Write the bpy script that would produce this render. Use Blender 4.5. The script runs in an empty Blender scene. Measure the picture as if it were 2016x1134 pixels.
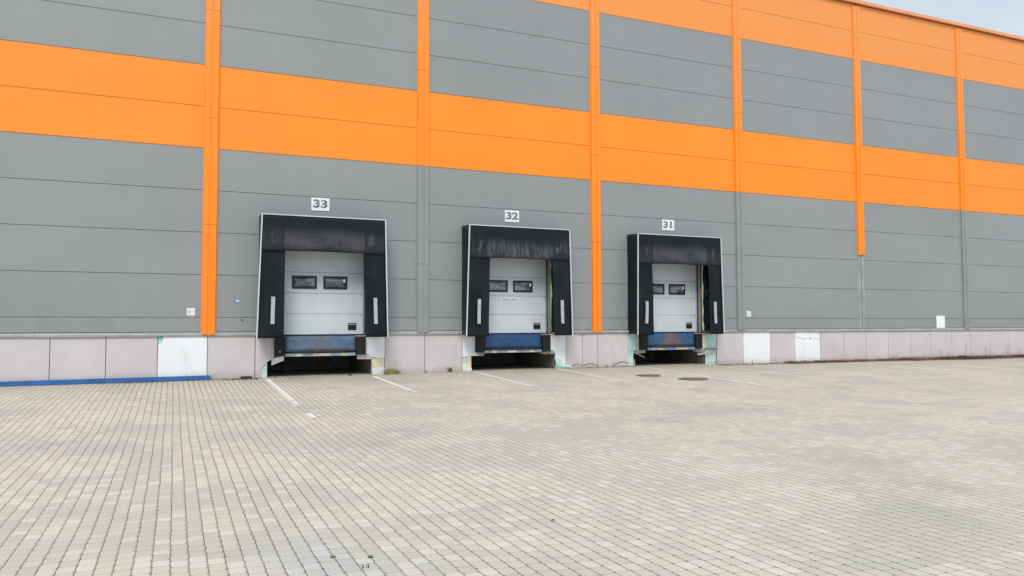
import bpy, bmesh, math, random
from mathutils import Vector, Matrix, noise as mnoise
random.seed(7)
SC = bpy.context.scene
COL = SC.collection

# ------------------------------------------------------------------ camera
cam_d = bpy.data.cameras.new("camera")
cam = bpy.data.objects.new("camera", cam_d); COL.objects.link(cam)
R_ = Vector((0.91634973, -0.4003694, -0.00274266))
U_ = Vector((-0.0167985, -0.04529008, 0.99883263))
F_ = Vector((0.40002623, 0.91523393, 0.04822715))
cam.matrix_world = Matrix(((R_.x, U_.x, -F_.x, -0.873), (R_.y, U_.y, -F_.y, -22.4596),
                           (R_.z, U_.z, -F_.z, 1.4453), (0, 0, 0, 1)))
cam_d.sensor_width = 36.0
cam_d.lens = 36.0 * 1525.22 / 2016
cam_d.clip_start = 0.05; cam_d.clip_end = 2000
SC.camera = cam

# ------------------------------------------------------------------ sky, sun, exposure
SUN_EL, SUN_ROT = math.radians(48), math.radians(205)    # sun behind the camera, veiled by cloud
W = bpy.data.worlds.new("World"); SC.world = W; W.use_nodes = True
nt = W.node_tree; nt.nodes.clear()
out = nt.nodes.new("ShaderNodeOutputWorld"); bg = nt.nodes.new("ShaderNodeBackground")
sky = nt.nodes.new("ShaderNodeTexSky"); sky.sky_type = 'NISHITA'; sky.sun_disc = False
sky.sun_elevation = SUN_EL; sky.sun_rotation = SUN_ROT
sky.air_density = 1.0; sky.dust_density = 3.0; sky.ozone_density = 1.0
tc = nt.nodes.new("ShaderNodeTexCoord"); nz = nt.nodes.new("ShaderNodeTexNoise")
nz.inputs["Scale"].default_value = 3.0; nz.inputs["Detail"].default_value = 5
mp = nt.nodes.new("ShaderNodeMapping"); mp.inputs["Scale"].default_value = (1, 1, 3.5)
rmp = nt.nodes.new("ShaderNodeMapRange"); rmp.inputs[1].default_value = 0.3; rmp.inputs[2].default_value = 0.75
rmp.inputs[3].default_value = 0.72; rmp.inputs[4].default_value = 1.0
mix = nt.nodes.new("ShaderNodeMix"); mix.data_type = 'RGBA'
mix.inputs["B"].default_value = (5.2, 5.8, 6.4, 1)          # bright thin cloud layer
nt.links.new(tc.outputs["Generated"], mp.inputs[0]); nt.links.new(mp.outputs[0], nz.inputs[0])
nt.links.new(nz.outputs[0], rmp.inputs[0]); nt.links.new(rmp.outputs[0], mix.inputs["Factor"])
nt.links.new(sky.outputs[0], mix.inputs["A"]); nt.links.new(mix.outputs["Result"], bg.inputs[0])
bg.inputs[1].default_value = 0.1
nt.links.new(bg.outputs[0], out.inputs[0])

sd = bpy.data.lights.new("sun", 'SUN'); sun = bpy.data.objects.new("sun", sd); COL.objects.link(sun)
sd.energy = 1.5; sd.angle = math.radians(24); sd.color = (1.0, 0.955, 0.88)
_az = SUN_ROT
sdir = Vector((math.sin(_az) * math.cos(SUN_EL), math.cos(_az) * math.cos(SUN_EL), math.sin(SUN_EL)))
sun.rotation_euler = sdir.to_track_quat('Z', 'Y').to_euler()
sun.location = sdir * 60
SC.view_settings.view_transform = 'Standard'; SC.view_settings.look = 'None'
SC.view_settings.gamma = 1; SC.view_settings.use_curve_mapping = False
SC.view_settings.exposure = 0.52

# ------------------------------------------------------------------ shader helpers
class N:
    """tiny expression wrapper round shader math"""
    def __init__(s, nt, sock): s.nt, s.s = nt, sock
    def _m(s, op, *a):
        n = s.nt.nodes.new("ShaderNodeMath"); n.operation = op
        for i, v in enumerate((s,) + a):
            if isinstance(v, N): s.nt.links.new(v.s, n.inputs[i])
            else: n.inputs[i].default_value = v
        return N(s.nt, n.outputs[0])
    def __add__(s, o): return s._m('ADD', o)
    def __sub__(s, o): return s._m('SUBTRACT', o)
    def __mul__(s, o): return s._m('MULTIPLY', o)
    def __truediv__(s, o): return s._m('DIVIDE', o)
    def floor(s): return s._m('FLOOR')
    def fract(s): return s._m('FRACT')
    def abs(s): return s._m('ABSOLUTE')
    def sin(s): return s._m('SINE')
    def sqrt(s): return s._m('SQRT')
    def max(s, o): return s._m('MAXIMUM', o)
    def min(s, o): return s._m('MINIMUM', o)
    def rng(s, a, b, c=0.0, d=1.0, smooth=True):
        n = s.nt.nodes.new("ShaderNodeMapRange")
        if smooth: n.interpolation_type = 'SMOOTHSTEP'
        s.nt.links.new(s.s, n.inputs[0])
        for i, v in zip((1, 2, 3, 4), (a, b, c, d)): n.inputs[i].default_value = v
        return N(s.nt, n.outputs[0])

def mat(name, rough=0.6, metal=0.0, spec=0.4):
    m = bpy.data.materials.new(name); m.use_nodes = True
    nt = m.node_tree; b = nt.nodes["Principled BSDF"]
    b.inputs["Roughness"].default_value = rough; b.inputs["Metallic"].default_value = metal
    b.inputs["Specular IOR Level"].default_value = spec
    return m, nt, b
def pos(nt):
    g = nt.nodes.new("ShaderNodeNewGeometry"); s = nt.nodes.new("ShaderNodeSeparateXYZ")
    nt.links.new(g.outputs["Position"], s.inputs[0])
    return g.outputs["Position"], N(nt, s.outputs[0]), N(nt, s.outputs[1]), N(nt, s.outputs[2])
def noise(nt, vec, scale, detail=4, sc=(1, 1, 1), rough=0.55, loc=(0, 0, 0)):
    mp = nt.nodes.new("ShaderNodeMapping"); mp.inputs["Scale"].default_value = sc; mp.inputs["Location"].default_value = loc
    n = nt.nodes.new("ShaderNodeTexNoise"); n.inputs["Scale"].default_value = scale
    n.inputs["Detail"].default_value = detail; n.inputs["Roughness"].default_value = rough
    nt.links.new(vec, mp.inputs[0]); nt.links.new(mp.outputs[0], n.inputs[0])
    return N(nt, n.outputs[0])
def mixc(nt, f, a, b):
    n = nt.nodes.new("ShaderNodeMix"); n.data_type = 'RGBA'
    if isinstance(f, N): nt.links.new(f.s, n.inputs["Factor"])
    else: n.inputs["Factor"].default_value = f
    for k, v in (("A", a), ("B", b)):
        if isinstance(v, tuple): n.inputs[k].default_value = (*v, 1)
        else: nt.links.new(v, n.inputs[k])
    return n.outputs["Result"]
def bump(nt, b, h, strength=0.5, dist=0.01):
    n = nt.nodes.new("ShaderNodeBump"); n.inputs["Strength"].default_value = strength
    n.inputs["Distance"].default_value = dist
    nt.links.new(h.s, n.inputs["Height"]); nt.links.new(n.outputs[0], b.inputs["Normal"])

def m_plain(name, col, rough=0.6, var=0.12, scale=4.0, metal=0.0, spec=0.4, dirt=None, bmp=0.0, sc=(1, 1, 1), foot=None):
    m, nt, b = mat(name, rough, metal, spec)
    P, X, Y, Z = pos(nt)
    n1 = noise(nt, P, scale, 5, sc)
    c = mixc(nt, n1.rng(0.3, 0.7), tuple(v * (1 - var) for v in col), tuple(min(1, v * (1 + var)) for v in col))
    if foot:      # splash dirt and damp at the foot of the boards
        c = mixc(nt, (Z - 0.02 + (noise(nt, P, 3.0, 5) - 0.5) * 0.35).rng(0.0, 0.26, 1, 0) * 0.5, c, foot)
    if dirt:
        n2 = noise(nt, P, scale * 2.3, 6, (1, 1, 0.35), 0.65, (3, 7, 1))
        c = mixc(nt, n2.rng(0.52, 0.75) * dirt[1], c, dirt[0])
    nt.links.new(c, b.inputs["Base Color"])
    if bmp: bump(nt, b, noise(nt, P, scale * 14, 4), bmp, 0.004)
    return m

def m_clad(name, col, rough=0.42, spec=0.5, haze=None):
    """micro ribbed painted steel sandwich panel: faint weathering, panel to panel tone, ribs as relief"""
    m, nt, b = mat(name, rough, 0.0, spec)
    P, X, Y, Z = pos(nt)
    big = noise(nt, P, 0.22, 3, (1, 1, 1.6))
    streak = noise(nt, P, 1.6, 5, (1.6, 1, 0.12), 0.6)
    cell = nt.nodes.new("ShaderNodeTexWhiteNoise"); cell.noise_dimensions = '2D'
    cx = nt.nodes.new("ShaderNodeCombineXYZ")
    nt.links.new((X / 6.0).floor().s, cx.inputs[0]); nt.links.new(((Z - 0.535) / 1.1505).floor().s, cx.inputs[1])
    nt.links.new(cx.outputs[0], cell.inputs["Vector"])
    k = big.rng(0.3, 0.7, -0.06, 0.06) + streak.rng(0.35, 0.75, 0.015, -0.03) + N(nt, cell.outputs["Value"]).rng(0, 1, -0.025, 0.025, False)
    c = mixc(nt, k.rng(-0.13, 0.13, 0, 1, False), tuple(v * 0.92 for v in col), tuple(min(1, v * 1.08) for v in col))
    if haze: c = mixc(nt, (Z + (big - 0.5) * 3).rng(8.0, 13.5) * 0.6, c, haze)       # haze and sky reflection painted into the colour, growing towards the roof
    base = noise(nt, P, 2.2, 6, (1, 1, 0.5), 0.7)     # splash dirt that starts low on the wall
    c = mixc(nt, Z.rng(1.2, 3.0, 1, 0) * base.rng(0.42, 0.8) * 0.22, c, (0.16, 0.15, 0.13))
    if haze:      # rusty run-off beside one cover strip near the roof
        rs = noise(nt, P, 5.0, 5, (1, 1, 0.15), 0.7)
        k = (X - 11.62).abs().rng(0.05, 0.42, 1, 0) * Z.rng(12.15, 13.3) * rs.rng(0.35, 0.65)
        c = mixc(nt, k * 0.85, c, (0.30, 0.10, 0.03))
    nt.links.new(c, b.inputs["Base Color"])
    rib = ((Z * (2 * math.pi / 0.05)).sin() * 0.5 + 0.5).rng(0.0, 0.55)
    dent = noise(nt, P, 0.9, 2, (1, 1, 1.3))
    bump(nt, b, rib * 0.16 + dent * 1.6, 0.35, 0.012)
    return m

M = {}
M['grey'] = m_clad('grey_panel_steel', (0.266, 0.285, 0.292))
M['orange'] = m_clad('orange_panel_steel', (0.93, 0.268, 0.012), 0.45, haze=(0.80, 0.33, 0.11))
M['grey_trim'] = m_plain('grey_folded_steel', (0.262, 0.28, 0.282), 0.42, 0.06, 0.8, spec=0.5)
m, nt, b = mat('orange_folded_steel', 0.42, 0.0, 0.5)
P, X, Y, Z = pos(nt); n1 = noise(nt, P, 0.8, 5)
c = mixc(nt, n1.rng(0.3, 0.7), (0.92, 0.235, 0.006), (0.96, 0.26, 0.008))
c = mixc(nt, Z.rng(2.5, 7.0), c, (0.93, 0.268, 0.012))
c = mixc(nt, (Z + (n1 - 0.5) * 2).rng(8.0, 13.5) * 0.6, c, (0.80, 0.33, 0.11))  # same painted haze as on the orange panels, stronger with height
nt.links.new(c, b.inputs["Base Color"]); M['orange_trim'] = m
M['coping'] = m_plain('pale_orange_coping', (0.78, 0.33, 0.15), 0.45, 0.05, 1.0)  # paler, pinker orange than the panels
M['flash'] = m_plain('weathered_flashing', (0.31, 0.335, 0.335), 0.5, 0.14, 1.5, dirt=((0.10, 0.095, 0.085), 0.45))
M['core'] = m_plain('dark_joint_backing', (0.045, 0.045, 0.045), 0.9)
M['pink'] = m_plain('pinkish_fibre_cement', (0.575, 0.53, 0.552), 0.75, 0.045, 0.9, dirt=((0.42, 0.38, 0.34), 0.35), foot=(0.36, 0.31, 0.26))
M['white'] = m_plain('white_replacement_board', (0.80, 0.83, 0.87), 0.6, 0.03, 0.8, dirt=((0.5, 0.48, 0.42), 0.35), foot=(0.45, 0.43, 0.36))
M['teal'] = m_plain('pale_teal_foam', (0.47, 0.68, 0.65), 0.8, 0.12, 5, dirt=((0.25, 0.35, 0.32), 0.4), bmp=0.3)
M['yellow'] = m_plain('yellow_insulation', (0.66, 0.65, 0.47), 0.85, 0.15, 6, dirt=((0.35, 0.32, 0.2), 0.5), bmp=0.4)
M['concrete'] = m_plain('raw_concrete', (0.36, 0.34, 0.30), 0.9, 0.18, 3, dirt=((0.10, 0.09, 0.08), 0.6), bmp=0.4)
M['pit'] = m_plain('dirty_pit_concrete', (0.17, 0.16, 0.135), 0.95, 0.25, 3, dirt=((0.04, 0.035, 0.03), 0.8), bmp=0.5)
M['fabric'] = m_plain('black_shelter_tarpaulin', (0.005, 0.009, 0.014), 0.5, 0.3, 2.5, spec=0.22, dirt=((0.02, 0.026, 0.032), 0.5))
M['alu'] = m_plain('aluminium_edge_strip', (0.60, 0.63, 0.68), 0.4, 0.05, 3, metal=0.2)
M['marker'] = m_plain('dull_white_guide_strip', (0.40, 0.44, 0.47), 0.5, 0.15, 9, dirt=((0.2, 0.21, 0.22), 0.5))
M['rubber'] = m_plain('black_rubber', (0.006, 0.009, 0.012), 0.7, 0.3, 8, bmp=0.3)
M['blackframe'] = m_plain('black_plastic', (0.01, 0.012, 0.015), 0.4)
M['blue_pipe'] = m_plain('blue_painted_steel', (0.004, 0.095, 0.30), 0.4, 0.15, 3, spec=0.5, dirt=((0.05, 0.06, 0.08), 0.3))
M['rust'] = m_plain('rusty_cast_iron', (0.21, 0.15, 0.12), 0.85, 0.25, 12, bmp=0.4)
M['signwhite'] = m_plain('white_sign_plate', (0.82, 0.85, 0.87), 0.45, 0.02, 3)
M['signblack'] = m_plain('black_print', (0.02, 0.02, 0.02), 0.6)
M['signred'] = m_plain('dull_red_print', (0.45, 0.17, 0.17), 0.6)
M['signblue'] = m_plain('bright_blue_print', (0.03, 0.32, 0.75), 0.6)
M['lipstrip'] = m_plain('worn_pale_blue_steel', (0.24, 0.32, 0.36), 0.5, 0.3, 6, dirt=((0.08, 0.07, 0.06), 0.6))
M['brownbar'] = m_plain('rusty_dark_bar', (0.055, 0.035, 0.035), 0.7, 0.3, 7)
M['sticker'] = m_plain('faded_white_sticker', (0.6, 0.6, 0.56), 0.6, 0.1, 9)
M['sticker_y'] = m_plain('faded_yellow_sticker', (0.66, 0.56, 0.36), 0.6, 0.1, 9)
M['sticker_b'] = m_plain('faded_blue_sticker', (0.16, 0.32, 0.62), 0.6, 0.1, 9)
M['plank'] = m_plain('grey_weathered_board', (0.42, 0.38, 0.36), 0.8, 0.2, 6)
M['flap'] = m_plain('bent_grey_sheet', (0.42, 0.43, 0.45), 0.45, 0.1, 4)
M['black_lump'] = m_plain('black_block', (0.02, 0.022, 0.024), 0.7, 0.3, 9)
M['roof'] = m_plain('grey_roof_membrane', (0.35, 0.35, 0.35), 0.8)

# door leaf: pale silver sectional door
m, nt, b = mat('pale_silver_door_steel', 0.38, 0.0, 0.5)
P, X, Y, Z = pos(nt)
c = mixc(nt, noise(nt, P, 1.5, 3).rng(0.3, 0.7), (0.53, 0.585, 0.63), (0.58, 0.63, 0.68))
c = mixc(nt, noise(nt, P, 3.0, 6, (1, 1, 0.3), 0.7).rng(0.55, 0.8) * 0.3, c, (0.38, 0.39, 0.40))
nt.links.new(c, b.inputs["Base Color"])
bump(nt, b, noise(nt, P, 1.3, 2), 0.25, 0.01)
M['door'] = m

# worn header curtain: chalky scuffs where trailers rub (streaky, centred on the height of the rub)
def m_header(name, streaky, seed, cx):
    m, nt, b = mat(name, 0.5, 0.0, 0.22)
    P, X, Y, Z = pos(nt)
    st = noise(nt, P, 7.0, 7, (1.6, 1, 0.22), 0.75, (seed, 0, 0)); blot = noise(nt, P, 2.0, 4, (0.8, 1, 1.3), 0.6, (5 + seed, 1, 2))
    edge = noise(nt, P, 0.9, 2, (1, 1, 0.2), 0.5, (seed, 3, 0)) - 0.5
    zz = Z + edge * 0.4
    band = zz.rng(3.42, 3.72, 0, 1) * zz.rng(3.80, 4.22, 1, 0)
    ax = (X - cx).abs()
    mid = ax.rng(1.06, 1.16, 1.0, 0.30)
    k = band * mid * (st.rng(0.40, 0.75) * streaky + (1 - streaky) * 0.85) * blot.rng(0.28, 0.66, 0.25, 1)
    k = k + ax.rng(1.18, 1.24) * ax.rng(1.5, 1.32, 0, 1) * st.rng(0.45, 0.7) * blot.rng(0.3, 0.6) * Z.rng(3.65, 3.8) * Z.rng(4.15, 3.95, 0, 1) * 1.1
    c = mixc(nt, k, (0.007, 0.012, 0.018), (0.27, 0.27, 0.285) if streaky > 0.5 else (0.12, 0.117, 0.128))
    c = mixc(nt, blot.rng(0.35, 0.7) * 0.4, c, (0.014, 0.020, 0.028))
    seam = (ax - 1.13).abs().rng(0.004, 0.014, 1, 0)
    c = mixc(nt, seam * 0.85, c, (0.006, 0.009, 0.012))
    nt.links.new(c, b.inputs["Base Color"]); return m
M['header0'] = m_header('softly_scuffed_curtain', 0.25, 0.0, 2.98)
M['header1'] = m_header('streaky_scuffed_curtain', 0.85, 3.0, 8.96)
M['header2'] = m_header('greyed_curtain', 0.15, 7.0, 14.93)
# side curtain: small vertical scuff streaks
m, nt, b = mat('black_side_curtain', 0.45, 0.0, 0.22)
P, X, Y, Z = pos(nt)
st = noise(nt, P, 6.0, 6, (1, 1, 0.3), 0.7); bl = noise(nt, P, 1.4, 3, (1.4, 1, 0.6), 0.6, (1, 4, 8))
c = mixc(nt, st.rng(0.55, 0.8) * bl.rng(0.42, 0.68), (0.0035, 0.008, 0.013), (0.045, 0.055, 0.066))
c = mixc(nt, noise(nt, P, 1.1, 4, (1.6, 1, 0.5), 0.6, (9, 4, 3)).rng(0.42, 0.66) * 0.55, c, (0.012, 0.021, 0.030))
nt.links.new(c, b.inputs["Base Color"])
bump(nt, b, noise(nt, P, 2.2, 3, (1, 1, 0.5)), 0.5, 0.03); M['side'] = m

# leveller lip: blue tread plate, rust worn through in the middle
def m_lip(name, blue, cx, rust):
    m, nt, b = mat(name, 0.5, 0.0, 0.5)
    P, X, Y, Z = pos(nt)
    n1 = noise(nt, P, 7, 5); n2 = noise(nt, P, 60, 2)
    c = mixc(nt, n1.rng(0.3, 0.7), tuple(v * 0.75 for v in blue), tuple(v * 1.2 for v in blue))
    wornx = ((X - cx).abs() + n1 * 0.5 + (Z - 0.75) * 0.9).rng(0.45, 0.95, 1, 0)
    c = mixc(nt, wornx * rust, c, (0.17, 0.095, 0.085))
    sc = noise(nt, P, 4, 6, (1, 1, 0.5), 0.7, (2, 2, 2)).rng(0.5, 0.75) * n2.rng(0.4, 0.65)
    c = mixc(nt, sc * 0.35, c, (0.20, 0.24, 0.28))
    nt.links.new(c, b.inputs["Base Color"])
    tread = ((X + Z) * 150).sin() * ((X - Z) * 150).sin()
    bump(nt, b, tread.abs(), 0.5, 0.004)
    return m
M['lip33'] = m_lip('faded_blue_tread_plate', (0.075, 0.135, 0.22), 2.98, 0.42)
M['lip32'] = m_lip('strong_blue_tread_plate', (0.008, 0.055, 0.155), 8.98, 0.0)
M['lip31'] = m_lip('rusted_blue_tread_plate', (0.022, 0.085, 0.175), 14.93, 0.8)

# window pane: dark domed acrylic
m, nt, b = mat('domed_acrylic_pane', 0.06, 0.0, 0.9)
P, X, Y, Z = pos(nt)
c = mixc(nt, noise(nt, P, 2.5, 3, (1, 1, 3)).rng(0.4, 0.6), (0.06, 0.08, 0.085), (0.23, 0.26, 0.27))
nt.links.new(c, b.inputs["Base Color"]); M['pane'] = m
m, nt, b = mat('printed_grey_digits', 0.6, 0.0, 0.3)
P, X, Y, Z = pos(nt)
c = mixc(nt, (noise(nt, P, 9, 3) * 1.0 + noise(nt, P, 70, 2) * 0.6).rng(0.55, 1.0), (0.07, 0.075, 0.08), (0.30, 0.31, 0.32))
nt.links.new(c, b.inputs["Base Color"]); M['digit'] = m

# ---- concrete block paving: long lanes square to the wall, each lane with its own stagger
PW, PL, PX0 = 0.1225, 0.158, -0.855
def paving_nodes(nt):
    P, X, Y, Z = pos(nt)
    wob = noise(nt, P, 9.0, 2); wob2 = noise(nt, P, 9.0, 2, loc=(7, 3, 0)); slow = noise(nt, P, 0.35, 2)
    x = (X - PX0) / PW + (wob - 0.5) * 0.13 + (slow - 0.5) * 0.35
    lane = x.floor()
    w1 = nt.nodes.new("ShaderNodeTexWhiteNoise"); w1.noise_dimensions = '1D'
    nt.links.new(lane.s, w1.inputs["W"])
    y = Y / PL + N(nt, w1.outputs[0]) * 0.9 + (wob2 - 0.5) * 0.20
    row = y.floor()
    c = nt.nodes.new("ShaderNodeCombineXYZ"); nt.links.new(lane.s, c.inputs[0]); nt.links.new(row.s, c.inputs[1])
    w2 = nt.nodes.new("ShaderNodeTexWhiteNoise"); w2.noise_dimensions = '2D'; nt.links.new(c.outputs[0], w2.inputs["Vector"])
    w3 = nt.nodes.new("ShaderNodeTexWhiteNoise"); w3.noise_dimensions = '3D'
    c3 = nt.nodes.new("ShaderNodeCombineXYZ"); nt.links.new(lane.s, c3.inputs[0]); nt.links.new(row.s, c3.inputs[1]); c3.inputs[2].default_value = 5
    nt.links.new(c3.outputs[0], w3.inputs["Vector"])
    dx = ((x.fract() - 0.5).abs() * PW)      # distance from block centre
    dy = ((y.fract() - 0.5).abs() * PL)
    r = 0.021
    qx = dx - (PW / 2 - 0.0030) + r; qy = dy - (PL / 2 - 0.0002) + r
    ax = qx.max(0.0); ay = qy.max(0.0)
    sdf = (ax * ax + ay * ay).sqrt() + qx.max(qy).min(0.0) - r      # <0 inside the block
    return P, X, Y, Z, N(nt, w2.outputs[0]), N(nt, w3.outputs[0]), sdf, row, lane
m, nt, b = mat('concrete_block_paving', 0.85, 0.0, 0.25)
P, X, Y, Z, r1, r2, sdf, row, lane = paving_nodes(nt)
beige, greyg, pinkc, pale = (0.615, 0.575, 0.49), (0.52, 0.51, 0.45), (0.62, 0.555, 0.485), (0.70, 0.67, 0.585)
patch = noise(nt, P, 0.45, 3, (1, 0.6, 1), 0.5); patch2 = noise(nt, P, 0.8, 3, (0.7, 1, 1), 0.5, (11, 4, 0))
vt = nt.nodes.new("ShaderNodeTexVoronoi"); vt.distance = 'CHEBYCHEV'; vt.inputs["Scale"].default_value = 1.0
vc = nt.nodes.new("ShaderNodeCombineXYZ"); nt.links.new((lane / 9.0).s, vc.inputs[0]); nt.links.new((row / 7.0).s, vc.inputs[1])
nt.links.new(vc.outputs[0], vt.inputs["Vector"]); vs = nt.nodes.new("ShaderNodeSeparateColor"); nt.links.new(vt.outputs["Color"], vs.inputs[0])
batch, batch2 = N(nt, vs.outputs[0]), N(nt, vs.outputs[1])
c = mixc(nt, (patch * 0.8 + batch * 0.42 + r1 * 0.24 - 0.21).rng(0.33, 0.60), greyg, beige)
c = mixc(nt, batch2.rng(0.6, 1.0) * 0.35, c, (0.62, 0.575, 0.50))
c = mixc(nt, (patch2 + r2 * 0.3 - 0.15).rng(0.5, 0.72) * 0.42, c, pinkc)
c = mixc(nt, (r2 * 0.8 + patch * 0.7 + batch * 0.25 + patch2 * 0.4).rng(1.18, 1.42) * 0.75, c, pale)
c = mixc(nt, (r1 * 0.8 + patch2 * 0.4).rng(0.80, 1.05) * 0.4, c, (0.43, 0.42, 0.37))
stain = noise(nt, P, 0.3, 5, (1, 1, 1), 0.62, (2, 9, 0))
c = mixc(nt, stain.rng(0.54, 0.72) * 0.34, c, (0.33, 0.335, 0.315))
st2 = noise(nt, P, 0.55, 5, (1.0, 0.45, 1), 0.65, (14, 3, 0))
c = mixc(nt, st2.rng(0.60, 0.74) * 0.38, c, (0.29, 0.30, 0.31))
gr = noise(nt, P, 260, 2); c = mixc(nt, gr.rng(0.3, 0.7) * 0.22, c, (0.36, 0.34, 0.30))
# bluish newer blocks close by, a browner run-off zone by the docks and the walls
bl = (((X - 0.25).abs() * 0.8 + (Y + 17.2).abs() * 0.9) + (patch2 - 0.5) * 3.0 + (r1 - 0.5) * 0.4).rng(0.2, 1.3, 1, 0)
c = mixc(nt, bl * 0.5, c, (0.47, 0.50, 0.53))
gut = (Y * -1.0 + (noise(nt, P, 0.9, 4) - 0.5) * 2.2).rng(0.1, 3.4, 1, 0)
c = mixc(nt, gut * 0.42, c, (0.42, 0.37, 0.26))
jn = noise(nt, P, 1.2, 4); near = Y.rng(-4.0, 0.2)
joint = (sdf + near * 0.0022 + (jn - 0.5) * 0.003).rng(-0.0038, 0.0018)
jcol = mixc(nt, jn.rng(0.35, 0.65), (0.11, 0.095, 0.07), (0.24, 0.215, 0.17))
jcol = mixc(nt, near * 0.7, jcol, (0.085, 0.065, 0.045))
c = mixc(nt, joint * 0.92, c, jcol)
nt.links.new(c, b.inputs["Base Color"])
h = sdf.rng(-0.016, 0.0015, 1, 0) * 1.0 + gr * 0.16 + r1 * 0.4 + noise(nt, P, 45, 3) * 0.25
bump(nt, b, h, 0.6, 0.006)
M['paving'] = m
# worn road paint, lets the paving show through where it has rubbed off
m, nt, b = mat('worn_white_road_paint', 0.7, 0.0, 0.3)
P, X, Y, Z, r1, r2, sdf, row, lane = paving_nodes(nt)
c = mixc(nt, sdf.rng(-0.0035, 0.0022) * 0.75, (0.80, 0.79, 0.75), (0.25, 0.22, 0.18))
nt.links.new(c, b.inputs["Base Color"])
tr = nt.nodes.new("ShaderNodeBsdfTransparent"); mx = nt.nodes.new("ShaderNodeMixShader")
oi = nt.nodes.new("ShaderNodeAttribute"); oi.attribute_name = "wear"
wear = N(nt, oi.outputs["Fac"])
k = (noise(nt, P, 14, 5, rough=0.7) * 0.6 + r1 * 0.35 + wear * 1.25).rng(0.72, 1.15)
nt.links.new(k.s, mx.inputs[0]); nt.links.new(b.outputs[0], mx.inputs[1]); nt.links.new(tr.outputs[0], mx.inputs[2])
nt.links.new(mx.outputs[0], nt.nodes["Material Output"].inputs[0]); M['paint'] = m

def m_leaf(name, a, bcol):
    m, nt, b = mat(name, 0.8, 0.0, 0.2)
    P, X, Y, Z = pos(nt)
    c = mixc(nt, noise(nt, P, 35, 2).rng(0.35, 0.65), a, bcol); nt.links.new(c, b.inputs["Base Color"])
    return m
M['litter'] = m_leaf('dry_brown_leaf_litter', (0.15, 0.075, 0.045), (0.30, 0.17, 0.11))
M['weed'] = m_leaf('green_weed_leaf', (0.06, 0.10, 0.02), (0.13, 0.19, 0.05))
M['drygrass'] = m_leaf('yellowing_grass', (0.20, 0.20, 0.06), (0.42, 0.36, 0.16))
M['stalk'] = m_leaf('dry_grey_stalk', (0.32, 0.26, 0.23), (0.45, 0.38, 0.35))

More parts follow.
